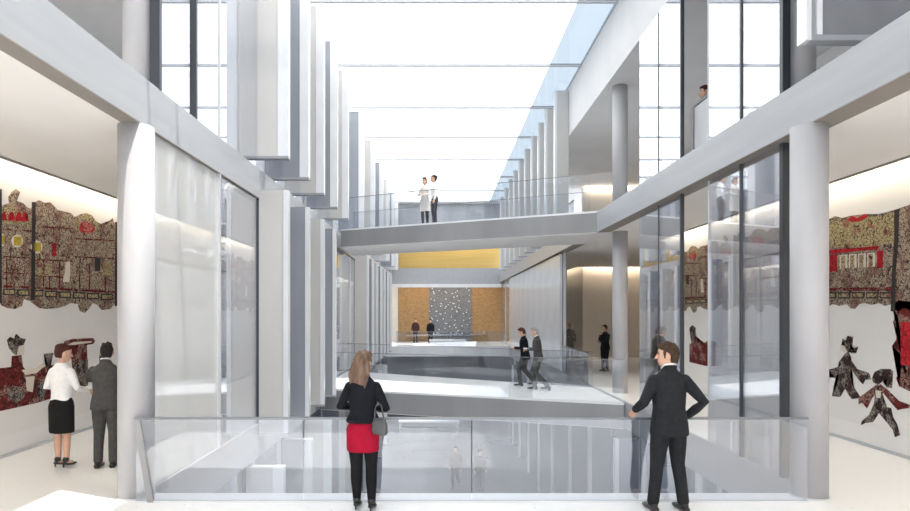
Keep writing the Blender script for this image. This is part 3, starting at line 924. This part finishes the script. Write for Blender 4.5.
ARM_DOWN = {1: ((0.245, -0.02, 1.13), (0.255, 0.05, 0.89)), -1: ((-0.245, -0.02, 1.13), (-0.255, 0.05, 0.89))}
LEG_STAND = {1: ((0.095, 0.02, 0.49), (0.10, -0.01, 0.085)), -1: ((-0.095, 0.02, 0.49), (-0.10, -0.01, 0.085))}

def person(loc, rz, height, label, top='jacket', top_m='suit_black', low='trousers', low_m='suit_black', hair='short', hair_m='dark_hair',
           arms=None, legs=None, head=0.0, vox=0.010, female=False, heels=False, legcov=None, skirt_hem=0.62, top_hem=0.80, group=None,
           nod=0.0, hide_hand=(), lean=0.0, collar=None, skin='skin', bun=False, curl=0.6, nsign=-1):
    k = height / 1.75
    arms = {**ARM_DOWN, **(arms or {})}
    legs = {**LEG_STAND, **(legs or {})}
    sw = 0.165 if female else 0.19          # half shoulder width
    lift = 0.055 if heels else 0.0
    def bend(bm):
        # tilt of everything above the hips
        if lean:
            for v in bm.verts:
                h = max(0.0, v.co.z - 0.95)
                v.co.y += h * lean
        for v in bm.verts:
            v.co *= k
        return bm
    hc = Vector((0, 0.03, 1.635))
    rot = Matrix.Rotation(head, 3, 'Z') @ Matrix.Rotation(-nod, 3, 'X')
    def turn(bm):
        for v in bm.verts:
            v.co = rot @ v.co + hc
        return bm
    def merge(bm, other):
        me = bpy.data.meshes.new('t'); other.to_mesh(me); other.free(); bm.from_mesh(me); bpy.data.meshes.remove(me)

    # --- body: one continuous figure
    bm = bmesh.new()
    wq = 0.88 if female else 1.0
    loft(bm, [(0, 0, 0.84, 0.10, 0.09), (0, -0.005, 0.92, 0.155, 0.105), (0, 0, 1.02, 0.135 * wq, 0.095), (0, 0.005, 1.12, 0.125 * wq, 0.09),
              (0, 0.005, 1.26, 0.15 * wq, 0.105), (0, 0, 1.38, 0.16 * wq, 0.095), (0, -0.005, 1.44, 0.12 * wq, 0.075), (0, 0, 1.48, 0.06, 0.06)])
    tube(bm, [(0, -0.01, 1.44), (0, 0.005, 1.52), (0, 0.02, 1.58)], [0.058 * wq, 0.052 * wq, 0.052 * wq])
    hb = bmesh.new()
    loft(hb, [(0, 0.050, -0.118, 0.022, 0.022), (0, 0.040, -0.105, 0.042, 0.045), (0, 0.022, -0.075, 0.058, 0.070), (0, 0.010, -0.045, 0.066, 0.086),
              (0, 0.004, -0.01, 0.071, 0.094), (0, 0.0, 0.03, 0.075, 0.098), (0, -0.004, 0.065, 0.073, 0.094), (0, -0.008, 0.095, 0.058, 0.076), (0, -0.01, 0.115, 0.032, 0.045)], 22)
    tube(hb, [(0, 0.094, 0.012), (0, 0.108, -0.018), (0, 0.116, -0.034)], [0.009, 0.012, 0.014], 8)
    ball(hb, (0, 0.094, -0.068), 0.022, 0.010, 0.010)
    for s in (-1, 1):
        ball(hb, (s * 0.082, 0.0, -0.014), 0.011, 0.022, 0.034)
    merge(bm, turn(hb))
    for s in (-1, 1):
        e, wr = Vector(arms[s][0]), Vector(arms[s][1])
        sh = Vector((s * sw * 0.82, 0, 1.365))
        tube(bm, [sh, sh.lerp(e, 0.5), e, e.lerp(wr, 0.4), wr], [0.046 * wq, 0.046 * wq, 0.037 * wq, 0.036 * wq, 0.025 * wq])
        if s not in hide_hand:
            d = (wr - e)
            hand(bm, wr, d, (-s, 0.25, 0) if abs(d.normalized().z) > 0.75 else (0, 0.1 * nsign, nsign), s * (1 if abs(d.normalized().z) > 0.75 else -nsign), curl)
        kn, an = Vector(legs[s][0]), Vector(legs[s][1])
        hp = Vector((s * 0.088, 0, 0.90))
        tube(bm, [hp, hp.lerp(kn, 0.5), kn, kn.lerp(an, 0.35) + Vector((0, -0.012, 0)), an], [0.088, 0.075, 0.052, 0.053, 0.034])
        tube(bm, [an + Vector((0, -0.02, -0.03)), an + Vector((0, 0.08, -0.045))], [0.034, 0.032], 10)
    body = fused('person', bend(bm), M[skin], None, vox * 0.75 * k, 3)
    tag(body, label, 'person', group)

    # --- legs
    def leg_tubes(bm, r, upto=1.0):
        for s in (-1, 1):
            kn, an = Vector(legs[s][0]), Vector(legs[s][1])
            hp = Vector((s * 0.088, 0, 0.90))
            end = kn.lerp(an, upto)
            tube(bm, [hp, hp.lerp(kn, 0.5), kn, kn.lerp(end, 0.4) + Vector((0, -0.008, 0)), end], r)
    if low == 'trousers':
        bm = bmesh.new()
        loft(bm, [(0, 0, 0.80, 0.10, 0.10), (0, -0.01, 0.88, 0.178, 0.125), (0, -0.005, 0.96, 0.17, 0.12), (0, 0, 1.04, 0.15, 0.11)])
        leg_tubes(bm, [0.105, 0.094, 0.072, 0.066, 0.062], 0.97)
        fused('trousers', bend(bm), M[low_m], body, vox * k)
    elif low == 'skirt':
        if legcov:
            bm = bmesh.new(); leg_tubes(bm, [0.100, 0.088, 0.066, 0.064, 0.044], 1.0)
            for s in (-1, 1):
                an = Vector(legs[s][1])
                tube(bm, [an + Vector((0, -0.02, -0.03)), an + Vector((0, 0.07, -0.045))], [0.038, 0.034], 10)
            fused('tights', bend(bm), M[legcov], body, vox * k)
        bm = bmesh.new()
        loft(bm, [(0, 0, skirt_hem, 0.172, 0.128), (0, -0.004, skirt_hem + 0.02, 0.180, 0.135), (0, -0.012, 0.88, 0.182, 0.138), (0, 0, 1.0, 0.15, 0.112), (0, 0, 1.06, 0.125, 0.10)], 32)
        obj('skirt', bend(bm), M[low_m], body, True)
    # --- top
    fit = 1.0 if not female else 0.88
    flare = 1.06 if top in ('jacket', 'coat') else 0.98
    bm = bmesh.new()
    hw_ = 0.172 if (female and top == 'jacket') else 0.188
    r = [(0, -0.005, top_hem, hw_ * flare, 0.145), (0, -0.008, top_hem + 0.03, (hw_ + 0.002) * flare, 0.148)]
    if top_hem < 0.9:
        r.append((0, -0.008, 0.93, 0.182 * flare, 0.138))
    r += [(0, 0, 1.08, 0.158 * fit * flare, 0.122), (0, 0.005, 1.25, 0.178 * fit, 0.134), (0, 0, 1.37, 0.185 * fit, 0.120), (0, -0.008, 1.43, 0.145 * fit, 0.094), (0, -0.012, 1.475, 0.085, 0.075), (0, -0.012, 1.50, 0.066, 0.064)]
    if top == 'shirt' and female:
        r = [(0, 0, top_hem - 0.02, 0.158, 0.118), (0, 0, top_hem + 0.04, 0.148, 0.115)] + r[-6:]
    if top == 'coat':
        r = [(0, -0.005, top_hem, 0.215, 0.17)] + r[1:]
    loft(bm, r, 28, 2.3)
    for s in (-1, 1):
        e, wr = Vector(arms[s][0]), Vector(arms[s][1])
        sh = Vector((s * sw * 0.88, -0.005, 1.375))
        tube(bm, [sh, sh.lerp(e, 0.5), e, e.lerp(wr, 0.45), e.lerp(wr, 0.94)], [0.066 * fit, 0.062 * fit, 0.054 * fit, 0.050 * fit, 0.042 * fit])
    if top == 'jacket':
        # turned collar round the neck
        tube(bm, [(0.062, 0.035, 1.475), (0.060, -0.03, 1.515), (0.03, -0.068, 1.525), (-0.03, -0.068, 1.525), (-0.060, -0.03, 1.515), (-0.062, 0.035, 1.475)], [0.016] * 6, 8)
    j = fused({'jacket': 'jacket', 'coat': 'coat', 'shirt': 'shirt'}[top], bend(bm), M[top_m], body, vox * k)
    if collar:
        bm = bmesh.new()
        tube(bm, [(0.058, 0.04, 1.50), (0.058, -0.02, 1.535), (0.028, -0.055, 1.545), (-0.028, -0.055, 1.545), (-0.058, -0.02, 1.535), (-0.058, 0.04, 1.50)], [0.012] * 6, 8)
        obj('shirt_collar', bend(bm), M[collar], body, True)
    # --- shoes
    for s in (-1, 1):
        an = Vector(legs[s][1])
        bm = bmesh.new()
        if heels:
            tube(bm, [an + Vector((0, -0.045, -0.035)), an + Vector((0, 0.03, -0.055)), an + Vector((0, 0.11, -0.068 )), an + Vector((0, 0.165, -0.07))], [0.034, 0.036, 0.036, 0.020], 12, ((0, 0, 1), 0.62))
            tube(bm, [an + Vector((0, -0.015, 0.005)), an + Vector((0, -0.012, 0.02))], [0.043, 0.043], 12)
        else:
            tube(bm, [an + Vector((0, -0.055, -0.052)), an + Vector((0, 0.04, -0.048)), an + Vector((0, 0.13, -0.058)), an + Vector((0, 0.185, -0.064))], [0.042, 0.046, 0.046, 0.030], 12, ((0, 0, 1), 0.70))
            ball(bm, (an.x, an.y - 0.01, an.z - 0.02), 0.045, 0.06, 0.04)
        bend(bm)
        lo = min(v.co.z for v in bm.verts)
        if legs is LEG_STAND or abs(lo) < 0.06:
            for v in bm.verts:
                v.co.z = max(v.co.z, 0.002)
        sho = obj('shoe', bm, M['shoe'], body, True)
        hb = bmesh.new()
        if heels:
            tube(hb, [an + Vector((0, -0.055, -0.04)), an + Vector((0, -0.058, -0.088))], [0.015, 0.008], 8)
        else:
            loft(hb, [(an.x, an.y - 0.045, 0.003, 0.036, 0.036), (an.x, an.y - 0.045, an.z - 0.062, 0.038, 0.038)], 14)
        obj('heel', bend(hb), M['shoe'], sho)
    # --- hair
    hf = 0.045 if hair == 'long' else -0.016
    bm = bmesh.new()
    rings = []
    for i in range(13):
        z = -0.075 + 0.20 * i / 12
        q = max(0.0, 1 - ((z - 0.03) / 0.102) ** 2) ** 0.5 if z > 0.03 else 1 - 0.25 * ((0.03 - z) / 0.105) ** 2
        rx, ry = 0.083 * q, 0.108 * q
        back = -0.012 - ry
        front = 0.085 * q + 0.012 if z > 0.062 else (hf if z < 0.004 else hf + (0.085 - hf) * (z - 0.004) / 0.058)
        rings.append((0, (back + front) / 2, z, max(rx, 0.012), max((front - back) / 2, 0.012)))
    loft(bm, rings, 26, 2.7)
    if hair == 'long':
        loft(bm, [(0, -0.085, -0.27, 0.075, 0.022), (0, -0.082, -0.22, 0.105, 0.040), (0, -0.070, -0.14, 0.112, 0.052), (0, -0.048, -0.06, 0.102, 0.070), (0, -0.030, 0.02, 0.090, 0.078)], 20)
        for s, dx, ln in ((-1, 0.05, -0.33), (1, 0.03, -0.32), (1, 0.085, -0.29), (-1, 0.09, -0.27)):
            tube(bm, [(s * dx, -0.05, -0.02), (s * (dx + 0.018), -0.085, -0.15), (s * dx, -0.088, ln)], [0.03, 0.028, 0.010], 8)
    if bun:
        ball(bm, (0, -0.075, 0.075), 0.055, 0.05, 0.05)
        ball(bm, (0, -0.03, 0.10), 0.06, 0.06, 0.04)
    else:
        for s in (-1, 1):
            tube(bm, [(s * 0.073, 0.030, 0.035), (s * 0.074, 0.026, 0.0), (s * 0.072, 0.026, -0.028)], [0.016, 0.012, 0.007], 8)
            tube(bm, [(s * 0.05, 0.06, 0.085), (s * 0.02, 0.085, 0.098), (-s * 0.02, 0.088, 0.088)], [0.022, 0.02, 0.012], 8)
            tube(bm, [(s * 0.045, -0.02, 0.112), (s * 0.04, 0.04, 0.112), (s * 0.055, 0.075, 0.085)], [0.022, 0.022, 0.012], 8)
            tube(bm, [(s * 0.03, -0.08, 0.085), (s * 0.05, -0.10, 0.03), (s * 0.035, -0.092, -0.075)], [0.024, 0.022, 0.012], 8)
        tube(bm, [(0, -0.07, 0.105), (0.012, 0.0, 0.128), (0.02, 0.07, 0.112)], [0.022, 0.022, 0.014], 8)
    fused('hair', bend(turn(bm)), M[hair_m], body, vox * 0.7 * k, 2)
    # --- face
    for s in (-1, 1):
        bm = bmesh.new(); ball(bm, (s * 0.031, 0.087, 0.008), 0.013, 0.008, 0.007, 10); obj('eye', bend(turn(bm)), M['eye'], body, True)
        bm = bmesh.new(); tube(bm, [(s * 0.018, 0.094, 0.026), (s * 0.034, 0.092, 0.030), (s * 0.048, 0.083, 0.026)], [0.004, 0.004, 0.003], 6); obj('eyebrow', bend(turn(bm)), M[hair_m], body, True)
    bm = bmesh.new(); tube(bm, [(-0.022, 0.098, -0.067), (0, 0.104, -0.066), (0.022, 0.098, -0.067)], [0.004, 0.006, 0.004], 6); obj('mouth', bend(turn(bm)), M['lips'], body, True)
    body.location = (loc[0], loc[1], loc[2])
    body.rotation_euler = (0, 0, rz)
    return body

def at(px, py_foot, z):
    """floor point seen at a photo position"""
    Y = F * (EYE - z) / (py_foot - CY)
    return ((px - CX) * Y / F, Y, z)
R_ = math.radians

# foreground woman in red skirt
pw = at(363, 510, 0)
person(pw, R_(-6), 1.72, 'woman in black jacket, red skirt and black tights standing at the front balustrade', top='jacket', top_m='jacket_black', low='skirt', low_m='red',
       hair='long', hair_m='brown_hair', female=True, heels=True, legcov='tights', skirt_hem=0.66, top_hem=0.98, vox=0.007, head=R_(-20), nod=0.1,
       arms={-1: ((-0.25, -0.03, 1.15), (-0.13, 0.19, 1.13)), 1: ((0.265, -0.03, 1.13), (0.13, 0.20, 1.10))},
       legs={-1: ((-0.075, 0.0, 0.50), (-0.075, 0.03, 0.10)), 1: ((0.090, 0.02, 0.50), (0.105, -0.03, 0.10))})
t = empty('handbag', (pw[0] + 0.20, pw[1] - 0.19, 0.86), R_(-35))
bm = bmesh.new(); loft(bm, [(0, 0, 0, 0.08, 0.03), (0, 0, 0.03, 0.10, 0.042), (0, 0, 0.12, 0.095, 0.038), (0, 0, 0.17, 0.08, 0.02)], 24, 3)
obj('pouch', bm, M['leather'], t, True)
bm = bmesh.new(); tube(bm, [(-0.07, 0, 0.16), (-0.09, 0.03, 0.26), (-0.06, 0.04, 0.34), (0.0, 0.03, 0.30), (0.06, 0, 0.16)], [0.007] * 5, 8); obj('strap', bm, M['leather'], t, True)
tag(t, 'small dark grey leather handbag at the hip of the woman in red skirt', 'handbag')

# foreground man
pm = at(669, 511, 0)
person(pm, R_(8), 1.81, 'man in charcoal suit, head turned left, standing at the right of the front balustrade', top='jacket', top_m='suit_black', low='trousers', low_m='suit_black',
       hair='short', hair_m='mid_hair', vox=0.007, head=R_(62), collar='white_cloth', top_hem=0.80,
       arms={-1: ((-0.30, -0.04, 1.15), (-0.28, 0.20, 1.04)), 1: ((0.335, -0.10, 1.15), (0.225, 0.05, 0.98))}, hide_hand=(1,),
       legs={-1: ((-0.125, 0.02, 0.49), (-0.165, 0.03, 0.085)), 1: ((0.11, 0.02, 0.49), (0.15, -0.02, 0.085))})

# left gallery pair
pl = at(62, 467, 0)
person(pl, R_(-12), 1.70, 'woman in white blouse and black pencil skirt facing the left mural', top='shirt', top_m='white_cloth', low='skirt', low_m='black_skirt',
       hair='short', hair_m='red_hair', female=True, heels=True, skirt_hem=0.50, top_hem=0.97, vox=0.009, bun=True, head=R_(-35), nod=0.15,
       arms={-1: ((-0.24, -0.03, 1.15), (-0.10, 0.18, 1.12)), 1: ((0.235, 0.02, 1.14), (0.20, 0.26, 1.08))},
       legs={-1: ((-0.07, 0.01, 0.50), (-0.06, 0.0, 0.10)), 1: ((0.075, 0.02, 0.50), (0.07, 0.01, 0.10))})
t = empty('paper_sheets', (pl[0] + 0.26, pl[1] + 0.30, 1.075), R_(15))
obj('top_sheet', bx(-0.10, 0.14, -0.10, 0.12, 0.010, 0.014), M['paper'], t)
obj('lower_sheet', bx(-0.08, 0.16, -0.12, 0.10, 0.0, 0.006), M['paper'], t)
tag(t, 'white paper sheets held by the woman in white blouse', 'paper')
pg = at(106, 467, 0)
person(pg, R_(10), 1.72, 'man in dark grey suit raising a phone towards the left mural beside the column', top='jacket', top_m='suit_grey', low='trousers', low_m='suit_grey',
       hair='short', hair_m='dark_hair', vox=0.009, head=R_(15), collar='white_cloth', top_hem=0.82,
       arms={-1: ((-0.255, 0.12, 1.24), (-0.14, 0.26, 1.44)), 1: ((0.26, 0.02, 1.15), (0.12, 0.22, 1.24))})
t = empty('phone', (pg[0] - 0.20, pg[1] + 0.27, 1.50), R_(12))
obj('case', bevelled(bx(-0.04, 0.04, -0.006, 0.006, -0.075, 0.075), 0.004), M['phone'], t)
obj('lens', bx(-0.03, -0.01, -0.009, -0.005, 0.04, 0.06), M['chrome'], t)
tag(t, 'black phone held up by the man in dark grey suit', 'phone')

# couple walking over the lower footbridge
WALK = {1: ((0.10, 0.16, 0.50), (0.10, 0.10, 0.10)), -1: ((-0.09, 0.05, 0.49), (-0.09, -0.27, 0.13))}
WALK2 = {-1: ((-0.10, 0.17, 0.50), (-0.10, 0.12, 0.10)), 1: ((0.09, 0.05, 0.49), (0.09, -0.26, 0.13))}
HOLD = {-1: ((-0.235, 0.06, 1.15), (-0.10, 0.27, 1.16)), 1: ((0.235, 0.06, 1.15), (0.12, 0.28, 1.13))}
p1 = at(538, 390, 0)
person(p1, R_(78), 1.74, 'man with grey hair in dark suit walking left over the lower footbridge', hair_m='grey_hair', legs=WALK, arms=HOLD, top_m='suit_grey', low_m='suit_grey', vox=0.012, lean=0.08, nod=0.25, collar='white_cloth')
p2 = at(525, 386, 0)
person(p2, R_(70), 1.70, 'dark haired man in black jacket walking ahead of the grey haired man', hair_m='red_hair', legs=WALK2, arms=HOLD, top_m='jacket_black', low_m='suit_grey', vox=0.012, lean=0.10, nod=0.25)
t = empty('paper_sheets', (p1[0] - 0.33, p1[1] - 0.02, 1.16), R_(78))
obj('top_sheet', bx(-0.11, 0.11, -0.08, 0.08, 0.008, 0.012), M['paper'], t)
obj('lower_sheet', bx(-0.10, 0.12, -0.09, 0.07, 0, 0.005), M['paper'], t)
tag(t, 'white paper carried by the grey haired man on the lower footbridge', 'paper')

# right gallery
person(at(605, 371, 0), R_(120), 1.70, 'man in black suit standing beside the slender right column, hand at his chin', top_m='jacket_black', low_m='jacket_black', vox=0.012,
       arms={1: ((0.22, 0.10, 1.12), (0.06, 0.17, 1.38)), -1: ((-0.22, 0.08, 1.13), (0.05, 0.20, 1.14))})
person(at(570, 359, 0), R_(180), 1.66, 'person in long mid grey coat standing deeper in the right gallery', top='coat', top_m='grey_coat', low_m='suit_grey', hair_m='grey_hair', top_hem=0.55, vox=0.014,
       arms={1: ((0.25, 0.0, 1.14), (0.14, 0.20, 1.12))})
# high footbridge pair
def on_front(px, z, inset):
    a, b_ = Vector(UB['fl']), Vector(UB['fr'])
    # where the sight line of the photo column meets the bridge's front line
    s = (px - CX) / F
    tt = (s * a.y - a.x) / ((b_.x - a.x) - s * (b_.y - a.y))
    q = a.lerp(b_, tt)
    return (q.x + s * inset, q.y + inset, z)
person(on_front(425, F2 + 0.03, 0.5), R_(150), 1.50, 'short haired woman in pale knee length coat on the high footbridge', top='coat', top_m='beige', low='skirt', low_m='beige', hair_m='red_hair', female=True, skirt_hem=0.6, top_hem=0.52,
       vox=0.014, legcov='tights', arms={1: ((0.23, 0.08, 1.12), (0.08, 0.24, 1.14)), -1: ((-0.23, 0.06, 1.12), (-0.08, 0.24, 1.10))})
person(on_front(434.5, F2 + 0.03, 0.95), R_(100), 1.66, 'dark haired woman in white top and dark trousers on the high footbridge', top='shirt', top_m='white_cloth', low_m='navy', hair_m='dark_hair', female=True, top_hem=0.95, vox=0.014, bun=True,
       arms={1: ((0.23, 0.08, 1.14), (0.12, 0.28, 1.18))})
# far hall pair
person(at(415.5, 343, 0), R_(190), 1.75, 'person in dark maroon top standing before the left timber panel at the far end', top_m='maroon_cloth', low_m='navy', vox=0.018)
person(at(430.5, 344, 0), R_(170), 1.72, 'person in black standing at the edge of the dark mosaic panel far away', top_m='jacket_black', low_m='jacket_black', vox=0.018)
# upper right floor
person((5.40, 12.55, F2), R_(80), 1.84, 'dark haired person behind the white parapet on the upper right floor', top_m='jacket_black', low_m='navy', hair_m='red_hair', vox=0.014)
# lower level visitors
person(at(456, 488, LOW), R_(160), 1.72, 'striding person on the lower level floor seen through the front balustrade, left of two', top_m='suit_grey', low_m='suit_grey', vox=0.018, legs=WALK)
person(at(480, 490, LOW), R_(200), 1.65, 'standing person on the lower level floor seen through the front balustrade, right of two', top_m='jacket_black', low_m='suit_grey', vox=0.018)
